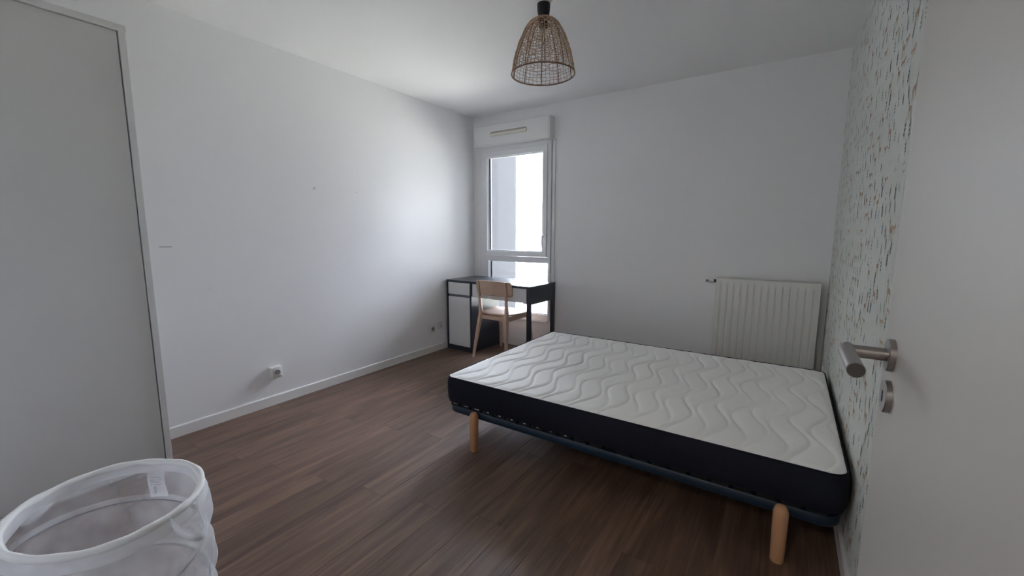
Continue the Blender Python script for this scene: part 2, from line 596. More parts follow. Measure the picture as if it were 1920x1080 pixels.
def shutter_box():
    t = thing('roller_shutter_box', 'white boxy roller shutter housing above the window', 'shutter box', (0.09, 0, 2.165))
    b = MB()
    b.box((0, -0.10, 0.0), (0.932, 0.0, 0.206))
    b.build('housing', M_box, t, bevel=0.003)
    B((0.012, -0.106, 0.006), (0.922, -0.0995, 0.200)).build('front_cover', M_box, t, bevel=0.002)
    B((0.004, -0.104, -0.008), (0.928, -0.002, 0.0005)).build('bottom_lip', M_box, t, bevel=0.002)
    v = MB()
    # sloped hood vent
    x0, x1 = 0.222, 0.675
    z0, z1 = 0.082, 0.120
    yb = -0.106
    ring = lambda xx: [(xx, yb, z0), (xx, yb - 0.018, z0 + 0.004), (xx, yb - 0.022, z0 + 0.016), (xx, yb - 0.010, z1 - 0.008), (xx, yb, z1)]
    v.loft([ring(x0), ring(x1)])
    vent = v.build('air_inlet', M_cream, t, bevel=0.001)
    B((x0 + 0.01, yb - 0.008, z1 - 0.004), (x1 - 0.01, yb - 0.0005, z1 + 0.008)).build('vent_slot', mat('vent_dark', (0.35, 0.33, 0.29), 0.6), vent)
shutter_box()

# ------------------------------------------------------------------ outside
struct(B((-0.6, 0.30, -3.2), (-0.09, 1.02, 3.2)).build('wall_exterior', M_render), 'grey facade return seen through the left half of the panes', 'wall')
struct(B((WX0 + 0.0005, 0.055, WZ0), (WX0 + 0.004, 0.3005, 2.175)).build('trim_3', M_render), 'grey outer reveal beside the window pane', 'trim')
struct(B((-30, 0.3, -3.4), (45, 60, -3.2)).build('ground', M_grass), 'overexposed open ground far below the window', 'ground')

# ------------------------------------------------------------------ door (open, parallel to right wall)
def door():
    e = bpy.data.objects.new('door_1', None)
    COL.objects.link(e)
    struct(e, 'white interior door standing open against the papered wall', 'door')
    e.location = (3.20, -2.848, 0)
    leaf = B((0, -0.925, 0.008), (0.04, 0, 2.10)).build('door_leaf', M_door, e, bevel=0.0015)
    # roundels, lever
    Mx = Matrix.Rotation(-PI / 2, 3, 'Y')      # +z -> -x
    yh, zh = -0.073, 1.050
    r = 0.0265
    prof = [(r, 0), (r, 0.0075), (r - 0.0015, 0.009), (0.012, 0.009)]
    MB().lathe(prof, (0, yh, zh), 48, M=Mx).build('rosette', M_steel, e, True, auto=35)
    hd = MB()
    hd.lathe([(0.0105, 0.006), (0.0105, 0.056)], (0, yh, zh), 32, M=Mx)
    arm = hd.build('door_handle', M_steel, e, True, auto=35)
    # lever tube, mitred at the elbow
    lv = MB()
    R = 0.0114
    n = 32
    r0, r1 = [], []
    for k in range(n):
        a = 2 * PI * k / n
        dx, dz = R * math.cos(a), R * math.sin(a)
        r0.append((-0.060 + dx, yh + 0.012 + dx * 0.9, zh + dz))
        r1.append((-0.060 + dx, yh - 0.128, zh + dz))
    lv.loft([r0, r1])
    lv.build('lever', M_steel, arm, True, auto=35)
    MB().tube([(-0.060, yh - 0.1275, zh), (-0.060, yh - 0.1292, zh)], 0.0106, 32).build('lever_cap', M_steel_dark, arm, True, auto=40)
    zk, yk = 0.983, -0.112 + 0.03
    MB().lathe(prof, (0, yk, zk), 48, M=Mx).build('keyhole_plate', M_steel, e, True, auto=35)
    kh = MB()
    kh.loft([[(-0.0088 - d, yk + p[0], zk + p[1]) for p in rrect(0, 0, 0.0030, 0.0095, 0.0029, 0, 4)] for d in (0, 0.0006)])
    kh.build('keyhole', M_black, e)
    # hinges
    for zz in (0.25, 1.05, 1.85):
        MB().tube([(0.02, -0.934, zz - 0.045), (0.02, -0.934, zz + 0.045)], 0.0075, 12).build('hinge', M_steel, e, True, auto=50)
    # frame round the doorway
    f = MB()
    f.box((DX0 - 0.05, YF - 0.085, 0), (DX0 + 0.0, YF + 0.012, 2.16))
    f.box((DX0 - 0.05, YF - 0.085, 2.115), (DX1 + 0.05, YF + 0.012, 2.17))
    struct(f.build('trim_2', M_trim, bevel=0.002), 'white frame around the doorway the camera looks through', 'trim')
door()

# ------------------------------------------------------------------ wardrobe
def wardrobe():
    t = thing('wardrobe', 'tall plain white closet with flat door against the left wall', 'wardrobe', (0, -3.79, 0))
    L = 0.742   # to y = -3.048
    X = 0.311
    b = MB()
    b.box((0.0135, L - 0.018, 0.0), (X - 0.028, L, 2.20))
    b.build('side_panel', M_ward, t)
    # front posts
    p = MB()
    p.box((X - 0.028, L - 0.026, 0.0), (X, L, 2.196))
    p.build('end_post', M_wtrim, t, bevel=0.0015)
    r = MB()
    r.box((X - 0.05, 0.0, 2.192), (X + 0.004, L + 0.003, 2.222))
    r.build('top_rail', M_wtrim, t, bevel=0.0015)
    B((0.002, 0.002, 2.202), (X - 0.05, L, 2.220)).build('top_panel', M_ward, t)
    B((X - 0.034, 0.003, 0.022), (X - 0.008, L - 0.0305, 2.1895)).build('door', M_ward, t, bevel=0.001)
    B((X - 0.045, 0.0, 0.0), (X - 0.036 + 0.033, L - 0.028, 0.018)).build('bottom_rail', M_wtrim, t)
    B((0.0135, 0.0, 0.0), (0.0155, L - 0.02, 2.2)).build('back_panel', M_ward, t)
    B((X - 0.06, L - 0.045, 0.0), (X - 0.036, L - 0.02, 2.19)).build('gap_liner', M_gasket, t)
wardrobe()

# ------------------------------------------------------------------ radiator
def radiator():
    x0, x1, z0, z1 = 2.572, 3.256, 0.190, 0.888
    t = thing('radiator', 'white ribbed panel radiator on the end wall behind the bed', 'radiator', (x0, 0, z0))
    w, h = x1 - x0, z1 - z0
    yf, yr = -0.130, -0.040
    # ribbed front panel: section along x with grooves
    n = 14
    pitch = 0.0465
    xs = [0.0]
    prof = []
    first = (w - (n - 1) * pitch) / 2
    def depth(xx):
        for k in range(n):
            d = abs(xx - (first + k * pitch))
            if d < 0.010:
                return 0.0065 * (0.5 + 0.5 * math.cos(PI * d / 0.010))
        return 0
    cols = np.linspace(0, w, 300)
    zr = [(0, 0), (0.006, 0), (0.035, 0), (0.05, 1), (h - 0.055, 1), (h - 0.040, 0), (h - 0.006, 0), (h, 0)]
    vs, fs = [], []
    for (z, k) in zr:
        e = 0.004 if z in (0, h) else 0
        for xx in cols:
            ee = max(e, 0.004 if xx in (cols[0], cols[-1]) else 0)
            vs.append((float(xx), yf + ee + k * depth(xx), z))
    N = len(cols)
    for a in range(len(zr) - 1):
        for b in range(N - 1):
            fs.append((a * N + b, a * N + b + 1, (a + 1) * N + b + 1, (a + 1) * N + b))
    mb = MB()
    mb.add(vs, fs)
    o = mb.build('front_panel', M_rad, t, True, solid=0.004, auto=60)
    B((0.012, -0.062, 0.01), (w - 0.012, -0.050, h - 0.012)).build('rear_panel', M_rad, t, bevel=0.003)
    # side covers and top grille
    for xx in (0.002, w - 0.007):
        B((xx, yf + 0.006, 0.004), (xx + 0.005, -0.045, h - 0.004)).build('side_cover', M_rad, t, bevel=0.0015)
    g = MB()
    g.box((0.004, yf + 0.004, h - 0.008), (w - 0.004, yf + 0.018, h - 0.001)).box((0.004, -0.058, h - 0.008), (w - 0.004, -0.045, h - 0.001))
    k = 0.008
    while k < w - 0.012:
        g.box((k, yf + 0.018, h - 0.006), (k + 0.003, -0.058, h - 0.003))
        k += 0.016
    g.build('top_grille', M_rad, t)
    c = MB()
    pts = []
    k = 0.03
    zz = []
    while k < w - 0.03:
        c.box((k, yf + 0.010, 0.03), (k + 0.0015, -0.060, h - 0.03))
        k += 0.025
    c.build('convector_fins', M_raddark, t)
    for xx in (0.12, w - 0.12):
        B((xx - 0.015, -0.05, 0.08), (xx + 0.015, -0.0005, h - 0.08)).build('wall_bracket', M_rad, t)
    # thermostatic valve at the top left
    zv = 0.868 - z0
    Ml = Matrix.Rotation(-PI / 2, 3, 'Y')
    vb = MB()
    vb.lathe([(0.011, -0.006), (0.011, 0.010), (0.014, 0.010), (0.014, 0.020)], (0, -0.090, zv - 0.008), 20, M=Ml)
    v = vb.build('valve', mat('dark_valve_ring', (0.03, 0.03, 0.035), 0.35, 0.4), t, True, auto=40)
    MB().lathe([(0.0165, 0.020), (0.019, 0.026), (0.0185, 0.052), (0.014, 0.058), (0.010, 0.058)], (0, -0.090, zv - 0.008), 24, M=Ml).build('thermostat_head', M_plate, v, True, auto=40)
    MB().lathe([(0.009, 0.057), (0.0105, 0.062), (0.0105, 0.078), (0.008, 0.081)], (0, -0.090, zv - 0.010), 20, M=Ml).build('dial_tip', mat('grey_chrome_tip', (0.30, 0.29, 0.31), 0.3, 0.7), v, True, auto=40)
    MB().tube([(-0.015, -0.090, zv - 0.010), (-0.015, -0.045, zv - 0.012), (-0.015, -0.001, zv - 0.012)], 0.007, 12).build('supply_pipe', M_rad, v, True)
radiator()

# ------------------------------------------------------------------ sockets
def socket(y, z, label, kind, deep=0.008, s=0.040, group=None):
    t = thing('wall_outlet', label, 'outlet', (0.0, y, z))
    mb = MB()
    R = lambda d, h, r: [(d, p[0], p[1]) for p in rrect(0, 0, h, h, r, 0, 4)]
    mb.loft([R(0.0, s, 0.006), R(deep - 0.002, s, 0.006), R(deep, s - 0.003, 0.005)])
    mb.build('cover_plate', M_plate, t, True, auto=35)
    if kind == 'power':
        q = MB()
        Mx = Matrix.Rotation(PI / 2, 3, 'Y')
        q.lathe([(0.0235, 0), (0.0235, 0.003), (0.0215, 0.003), (0.0205, 0.0008)], (deep - 0.0005, 0, 0), 32, M=Mx)
        rim = q.build('socket_rim', M_plate, t, True, auto=35)
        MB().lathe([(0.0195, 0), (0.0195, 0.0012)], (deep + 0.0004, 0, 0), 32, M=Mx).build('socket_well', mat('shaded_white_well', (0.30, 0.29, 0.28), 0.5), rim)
        for yy in (-0.0095, 0.0095):
            MB().lathe([(0.0030, 0), (0.0030, 0.0022)], (deep + 0.0006, yy, 0), 12, M=Mx).build('pin_hole', M_hole, rim)
        MB().tube([(deep, 0, 0.010), (deep + 0.008, 0, 0.010)], 0.0024, 10).build('earth_pin', M_steel, rim, True, auto=40)
    else:
        B((deep - 0.0005, -0.022, -0.022), (deep + 0.0015, 0.022, 0.022)).build('insert', M_plate, t, bevel=0.0008)
        B((deep + 0.001, -0.007, -0.010), (deep + 0.0022, 0.007, 0.004)).build('data_port', mat('port_grey', (0.35, 0.34, 0.33), 0.5), t)
    return t
socket(-2.330, 0.245, 'white power outlet on a raised box, alone mid-way on the left wall', 'power', 0.045, 0.040)
socket(-0.719, 0.247, 'white power outlet near the desk, farther from the corner', 'power', 0.010, 0.038)
socket(-0.607, 0.262, 'white data outlet right beside the desk cabinet', 'data', 0.010, 0.036)

# ------------------------------------------------------------------ desk
def desk():
    t = thing('desk', 'black desk with white drawer and door fronts under the window', 'desk', (0.020, -0.512, 0), math.radians(-2.0))
    L, D, Hh = 1.06, 0.475, 0.748
    tt = 0.022
    B((0, 0, Hh - tt), (L, D, Hh)).build('desktop', M_desk, t, bevel=0.0012)
    B((0.001, 0.002, 0), (0.019, D, Hh - tt)).build('left_side', M_desk, t)
    B((0.331, 0.002, 0), (0.349, D, Hh - tt)).build('cabinet_divider', M_desk, t)
    B((0.019, D - 0.012, 0.03), (0.331, D - 0.004, Hh - tt)).build('cabinet_back', M_desk, t)
    B((0.019, 0.004, 0.0), (0.331, D - 0.012, 0.048)).build('plinth', M_desk, t)
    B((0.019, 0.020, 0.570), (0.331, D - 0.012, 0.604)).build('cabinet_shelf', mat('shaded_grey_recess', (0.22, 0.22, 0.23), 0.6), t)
    B((0.028, 0.001, 0.600), (0.324, 0.017, Hh - tt - 0.003)).build('drawer', M_deskwhite, t, bevel=0.001)
    B((0.028, 0.001, 0.052), (0.324, 0.017, 0.572)).build('door', M_deskwhite, t, bevel=0.001)
    # wide middle drawer
    d = B((0.352, 0.012, 0.588), (L - 0.045, 0.028, Hh - tt - 0.003)).build('drawer', M_deskwhite, t, bevel=0.001)
    B((0.36, 0.028, 0.60), (L - 0.055, D - 0.06, 0.606)).build('drawer_bottom', M_desk, d)
    # back rail and right end
    B((0.349, D - 0.016, 0.575), (L - 0.042, D - 0.004, Hh - tt)).build('back_rail', M_desk, t)
    B((L - 0.020, 0.040, 0.575), (L - 0.001, D - 0.040, Hh - tt)).build('right_side', M_desk, t)
    for yy in (0.001, D - 0.035):
        B((L - 0.035, yy, 0), (L - 0.001, yy + 0.034, Hh - tt)).build('leg', M_desk, t, bevel=0.001)
    B((L - 0.10, 0.0405, 0.575), (L - 0.0205, 0.06, Hh - tt)).build('corner_brace', M_desk, t)
    mb = MB()
    mb.loft([rrect(0.585, D - 0.05, 0.030, 0.012, 0.010, Hh - 0.0005, 4), rrect(0.585, D - 0.05, 0.028, 0.010, 0.009, Hh + 0.003, 4)])
    mb.build('cable_outlet', M_black, t)
desk()

# ------------------------------------------------------------------ chair
def chair():
    t = thing('desk_chair', 'pale ash wooden chair tucked in at the black desk', 'chair', (0.672, -0.350, 0), -0.02)
    def bar(pts, sec, name, parent=t, m=M_ash):
        """loft of rounded rectangular sections; sec = list of (hx, hy)"""
        rings = []
        for (p, (hx, hy)) in zip(pts, sec):
            rings.append([(v[0], v[1], p[2]) for v in rrect(p[0], p[1], hx, hy, min(hx, hy) * 0.6, 0, 3)])
        return MB().loft(rings).build(name, m, parent, True, auto=50)
    for s in (-1, 1):
        # rear leg + post (one bent piece)
        bar([(s * 0.203, -0.272, 0), (s * 0.188, -0.250, 0.15), (s * 0.170, -0.222, 0.32), (s * 0.160, -0.205, 0.41), (s * 0.158, -0.200, 0.46),
             (s * 0.160, -0.206, 0.55), (s * 0.163, -0.220, 0.68), (s * 0.166, -0.238, 0.775)],
            [(0.010, 0.012), (0.012, 0.016), (0.0145, 0.023), (0.0155, 0.027), (0.0145, 0.022), (0.0125, 0.016), (0.0115, 0.013), (0.0105, 0.010)], 'rear_leg')
        bar([(s * 0.205, 0.205, 0), (s * 0.196, 0.190, 0.15), (s * 0.184, 0.172, 0.30), (s * 0.176, 0.162, 0.405), (s * 0.176, 0.160, 0.430)],
            [(0.011, 0.011), (0.014, 0.014), (0.019, 0.019), (0.024, 0.024), (0.024, 0.024)], 'front_leg')
        mb = MB()
        mb.loft([[(s * 0.160 + d, -0.190, 0.385), (s * 0.160 + d, -0.190, 0.430), (s * 0.176 + d, 0.150, 0.430), (s * 0.176 + d, 0.150, 0.392)] for d in (-0.008, 0.008)])
        mb.build('side_rail', M_ash_x, t, bevel=0.001)
    for yy, hw in ((-0.195, 0.150), (0.160, 0.160)):
        B((-hw, yy - 0.009, 0.390), (hw, yy + 0.009, 0.430)).build('cross_rail', M_ash_x, t, bevel=0.001)
    # seat: rounded trapezoid, dished
    nu, nv = 28, 24
    vs, fs = [], []
    def outline(a):
        ex = 3.2
        c, s_ = math.cos(a), math.sin(a)
        x = math.copysign(abs(c) ** (2 / ex), c)
        y = math.copysign(abs(s_) ** (2 / ex), s_)
        hw = 0.218 + 0.012 * y
        return x * hw, y * 0.205
    na, nr = 48, 8
    vs.append((0, 0, 0.4405))
    for r in range(1, nr + 1):
        for k in range(na):
            a = 2 * PI * k / na
            x, y = outline(a)
            q = r / nr
            z = 0.4405 + 0.012 * q ** 3 * (0.5 + 0.5 * (x / 0.22) ** 2) - 0.006 * (q ** 6 if y > 0.15 else 0)
            vs.append((x * q, y * q, z))
    for k in range(na):
        fs.append((0, 1 + k, 1 + (k + 1) % na))
    for r in range(nr - 1):
        for k in range(na):
            a0 = 1 + r * na + k
            a1 = 1 + r * na + (k + 1) % na
            fs.append((a0, a0 + na, a1 + na, a1))
    mb = MB()
    mb.add(vs, fs)
    o = mb.build('seat', M_ash_x, t, True)
    sd = o.modifiers.new('solid', 'SOLIDIFY')
    sd.thickness = 0.014
    sd.offset = -1
    o.location.z = 0.006
    # backrest: curved veneer plate in front of the posts
    cols, rows = 60, 10
    vs, fs = [], []
    hw = 0.216
    for j in range(rows + 1):
        v = j / rows
        for k in range(cols + 1):
            u = -1 + 2 * k / cols
            # rounded ends
            rr = 0.026
            z0, z1 = 0.632, 0.782
            xe = u * hw
            edge = max(0, abs(xe) - (hw - rr))
            cut = rr - math.sqrt(max(0, rr * rr - edge * edge))
            za, zb = z0 + cut * 0.9, z1 - cut * 0.9 - 0.010 * u * u
            za += 0.004 * (1 - u * u)
            z = za + (zb - za) * v
            yb = -0.199 - (z - 0.60) * 0.155
            y = yb + 0.052 * (u * u) - 0.026
            vs.append((xe, y, z))
    n = cols + 1
    for j in range(rows):
        for k in range(cols):
            fs.append((j * n + k, j * n + k + 1, (j + 1) * n + k + 1, (j + 1) * n + k))
    mb = MB()
    mb.add(vs, fs)
    o = mb.build('backrest', M_ash_x, t, True)
    sd = o.modifiers.new('solid', 'SOLIDIFY')
    sd.thickness = 0.012
    sd.offset = 0
    bv = o.modifiers.new('bevel', 'BEVEL')
    bv.width = 0.002
    bv.limit_method = 'ANGLE'
chair()

# ------------------------------------------------------------------ bed base
BX0, BX1, BY0, BY1 = 1.385, 3.285, -2.035, -0.665
def bed_base():
    t = thing('bed_base', 'dark blue slatted bed base on round beech legs', 'bed', (BX0, BY0, 0))
    w, d = BX1 - BX0, BY1 - BY0
    # perimeter tube with rounded corners
    n = 10
    def per(inset, z, r):
        return rrect(w / 2, d / 2, w / 2 - inset, d / 2 - inset, r, z, n)
    rings = []
    i0 = 0.008
    hz0, hz1, th = 0.186, 0.226, 0.028
    sec = [(0.003, hz0), (0, hz0 + 0.004), (0, hz1 - 0.004), (0.003, hz1), (th - 0.003, hz1), (th, hz1 - 0.004), (th, hz0 + 0.004), (th - 0.003, hz0)]
    loops = [per(i0 + a, z, 0.075 - a) for a, z in sec]
    N = len(loops[0])
    mb = MB()
    mb.loft([[lp[k] for lp in loops] for k in range(N)], closed=True)
    mb.build('frame', M_frame, t, True, auto=50)
    B((w / 2 - 0.02, 0.03, 0.190), (w / 2 + 0.02, d - 0.03, 0.224)).build('cross_bar', M_frame, t, bevel=0.002)
    B((0.03, d / 2 - 0.018, 0.188), (w / 2 - 0.021, d / 2 + 0.018, 0.224)).build('centre_bar', M_frame, t, bevel=0.002)
    B((w / 2 + 0.021, d / 2 - 0.018, 0.188), (w - 0.03, d / 2 + 0.018, 0.224)).build('centre_bar', M_frame, t, bevel=0.002)
    # slats in two rows, with holders on the long rails
    ns = 22
    slat_me = hold_me = cap_me = None
    for k in range(ns):
        xx = 0.0715 + k * 0.0805 + (0.055 if k > ns / 2 else 0)
        for row in (0, 1):
            y0, y1 = (0.016, d / 2 - 0.004) if row == 0 else (d / 2 + 0.004, d - 0.016)
            if slat_me is None:
                mb = MB()
                segs = 10
                L = y1 - y0
                rings = []
                for q in range(segs + 1):
                    yy = q / segs * L
                    zz = 0.012 * math.sin(PI * q / segs)
                    rings.append([(-0.026, yy, 0.235 + zz), (0.026, yy, 0.235 + zz), (0.026, yy, 0.243 + zz), (-0.026, yy, 0.243 + zz)])
                mb.loft(rings)
                o = mb.build('slat', M_slat, t)
                slat_me = o.data
                mb = MB().box((-0.031, 0.0, 0.2265), (0.031, 0.028, 0.234)).box((-0.031, 0.004, 0.234), (-0.0265, 0.028, 0.2480)).box((0.0265, 0.004, 0.234), (0.031, 0.028, 0.2480)).box((-0.031, 0.0036, 0.2435), (0.031, 0.028, 0.2480)).box((-0.0265, 0.0036, 0.234), (0.0265, 0.0041, 0.2435))
                h = mb.build('slat_holder', M_holder, t)
                hold_me = h.data
                c = B((-0.015, -0.0025, 0.2365), (0.015, -0.0001, 0.2425)).build('end_cap', M_capw, o)
                cap_me = c.data
            else:
                o = bpy.data.objects.new('slat', slat_me)
                COL.objects.link(o)
                o.parent = t
                h = bpy.data.objects.new('slat_holder', hold_me)
                COL.objects.link(h)
                h.parent = t
                if row == 0 and k < 10:
                    c = bpy.data.objects.new('end_cap', cap_me)
                    COL.objects.link(c)
                    c.parent = o
                    if k > 2:
                        c.scale = (0.42, 1, 0.85)
                        c.location.z = 0.036
            o.location = (xx, y0, 0)
            if row == 1:
                h.location = (xx, d - 0.010, 0)
                h.scale = (1, -1, 1)
            else:
                h.location = (xx, 0.012, 0)
    # legs
    def leg(x, y):
        mb = MB()
        prof = [(0.0215, 0.0), (0.0235, 0.004), (0.0262, 0.19), (0.0262, 0.203), (0.0245, 0.209), (0.0215, 0.219), (0.0165, 0.2265), (0.009, 0.230), (0.003, 0.231)]
        mb.lathe(prof, (x, y, 0), 32)
        l = mb.build('leg', M_beech, t, True, auto=60)
        MB().lathe([(0.0195, -0.0), (0.0195, 0.0015)], (x, y, -0.0005), 24).build('felt_pad', M_black, l)
    leg(0.232, -0.011)
    leg(1.708, -0.005)
    leg(0.232, d + 0.011)
    leg(1.708, d + 0.005)
    leg(w / 2, d / 2)
    for x in (0.232, 1.708):
        B((x - 0.045, 0.0365, 0.192), (x + 0.045, 0.075, 0.196)).build('leg_bracket', M_frame, t)
bed_base()

# ------------------------------------------------------------------ mattress
def mattress():
    t = thing('mattress', 'bare quilted white mattress with a dark navy border on the bed base', 'mattress', (0, 0, 0))
    x0, x1, y0, y1 = BX0 - 0.004, 3.290, BY0 - 0.003, BY1 + 0.004
    cx, cy, hx, hy = (x0 + x1) / 2, (y0 + y1) / 2, (x1 - x0) / 2, (y1 - y0) / 2
    zb, zt = 0.2570, 0.398
    prof = [(-0.060, zb + 0.001), (-0.022, zb + 0.002), (-0.007, zb - 0.010), (-0.0015, zb + 0.008), (0.0025, zb + 0.07), (0.002, zb + 0.105), (-0.004, zt - 0.012), (-0.0065, zt - 0.006), (-0.010, zt - 0.003)]
    rings = []
    for off, z in prof:
        rings.append(rrect(cx, cy, hx + off, hy + off, max(0.03, 0.065 + off), z, 12))
    # gentle unevenness along the border
    rr = []
    for j, r in enumerate(rings):
        w_ = 0.0022 if 1 < j < 7 else 0.0
        rr.append([(p[0], p[1] + w_ * math.sin(p[0] * 9 + j), p[2] + (0.002 * math.sin(p[0] * 6.3) if j < 2 else 0)) for p in r])
    # subdivide long sides so the unevenness shows
    def densify(r):
        out = []
        n = len(r)
        for k in range(n):
            a, b = Vector(r[k]), Vector(r[(k + 1) % n])
            m = max(1, int(25 if (b - a).length > 0.5 else 1))
            for q in range(m):
                p = a.lerp(b, q / m)
                out.append(p)
        return out
    rings = [densify(r) for r in rings]
    out = []
    for j, r in enumerate(rings):
        w_ = 0.0025 if 1 < j < 7 else 0.0
        o_ = []
        for p in r:
            s_ = math.sin(p.x * 11 + j * 0.5) * 0.6 + math.sin(p.x * 23 + 1) * 0.4
            o_.append((p.x, p.y + w_ * s_ * (1 if p.y < cy else -1), p.z + (0.0015 * s_ if j < 3 else 0)))
        out.append(o_)
    mb = MB()
    mb.loft(out, cap=False)
    mb.add(out[0], [tuple(range(len(out[0])))])
    mb.build('border', M_navy, t, True, auto=60)
    # piping between border and top panel
    pp = densify(rrect(cx, cy, hx - 0.0085, hy - 0.0085, 0.057, zt - 0.002, 12))
    MB().tube(pp, 0.0035, 6, closed=True).build('piping', M_navy, t, True)
    # quilted top panel
    NX, NY = 420, 310
    ins = 0.0105
    X = np.linspace(-1, 1, NX)
    Y = np.linspace(-1, 1, NY)
    gx, gy = np.meshgrid(X, Y)
    # squircle-ish mapping so the corners are rounded
    rx, ry = hx - ins, hy - ins
    px = cx + gx * rx
    py = cy + gy * ry
    # pull the corners in to a radius
    rc = 0.055
    dx = np.maximum(np.abs(px - cx) - (rx - rc), 0)
    dy = np.maximum(np.abs(py - cy) - (ry - rc), 0)
    m_ = np.maximum(dx, dy)
    ln = np.hypot(dx, dy)
    sc = np.where(ln > 1e-9, m_ / np.maximum(ln, 1e-9), 1)
    px = np.where((dx > 0) & (dy > 0), cx + np.sign(px - cx) * (rx - rc + dx * sc), px)
    py = np.where((dx > 0) & (dy > 0), cy + np.sign(py - cy) * (ry - rc + dy * sc), py)
    # seams
    best = np.full(px.shape, 1e9)
    lam, A = 0.448, 0.036
    c = 1.327
    k = 0
    while c < 3.4:
        ph = -1.80 if k % 2 == 0 else -1.895
        sxx = c + A * np.cos(2 * PI * (py - ph) / lam)
        slope = -A * 2 * PI / lam * np.sin(2 * PI * (py - ph) / lam)
        d = np.abs(px - sxx) / np.sqrt(1 + slope ** 2)
        best = np.minimum(best, d)
        c += 0.0755 if k % 2 == 0 else 0.0755
        k += 1
    puff = 1 - np.exp(-(best / 0.0095) ** 1.2)
    edge = np.minimum(rx - np.abs(px - cx), ry - np.abs(py - cy))
    ef = np.clip(edge / 0.035, 0, 1)
    ef = np.sqrt(1 - (1 - ef) ** 2)
    pz = zt - 0.004 + 0.004 * ef + (0.0105 * puff - 0.0045) * np.clip(edge / 0.03, 0, 1)
    rng = np.random.RandomState(3)
    pz += 0.0009 * np.sin(px * 31 + 2 * np.sin(py * 17)) * np.sin(py * 27 + px * 7) * ef
    vs = np.stack([px, py, pz], -1).reshape(-1, 3)
    idx = np.arange(NX * NY).reshape(NY, NX)
    fs = np.stack([idx[:-1, :-1], idx[:-1, 1:], idx[1:, 1:], idx[1:, :-1]], -1).reshape(-1, 4)
    me = bpy.data.meshes.new('quilted_top')
    me.vertices.add(len(vs))
    me.vertices.foreach_set('co', vs.astype(np.float32).ravel())
    me.loops.add(fs.size)
    me.loops.foreach_set('vertex_index', fs.astype(np.int32).ravel())
    me.polygons.add(len(fs))
    me.polygons.foreach_set('loop_start', np.arange(0, fs.size, 4, dtype=np.int32))
    me.update(calc_edges=True)
    me.polygons.foreach_set('use_smooth', np.ones(len(fs), dtype=bool))
    me.materials.append(M_tick)
    o = bpy.data.objects.new('quilted_top', me)
    COL.objects.link(o)
    o.parent = t
mattress()

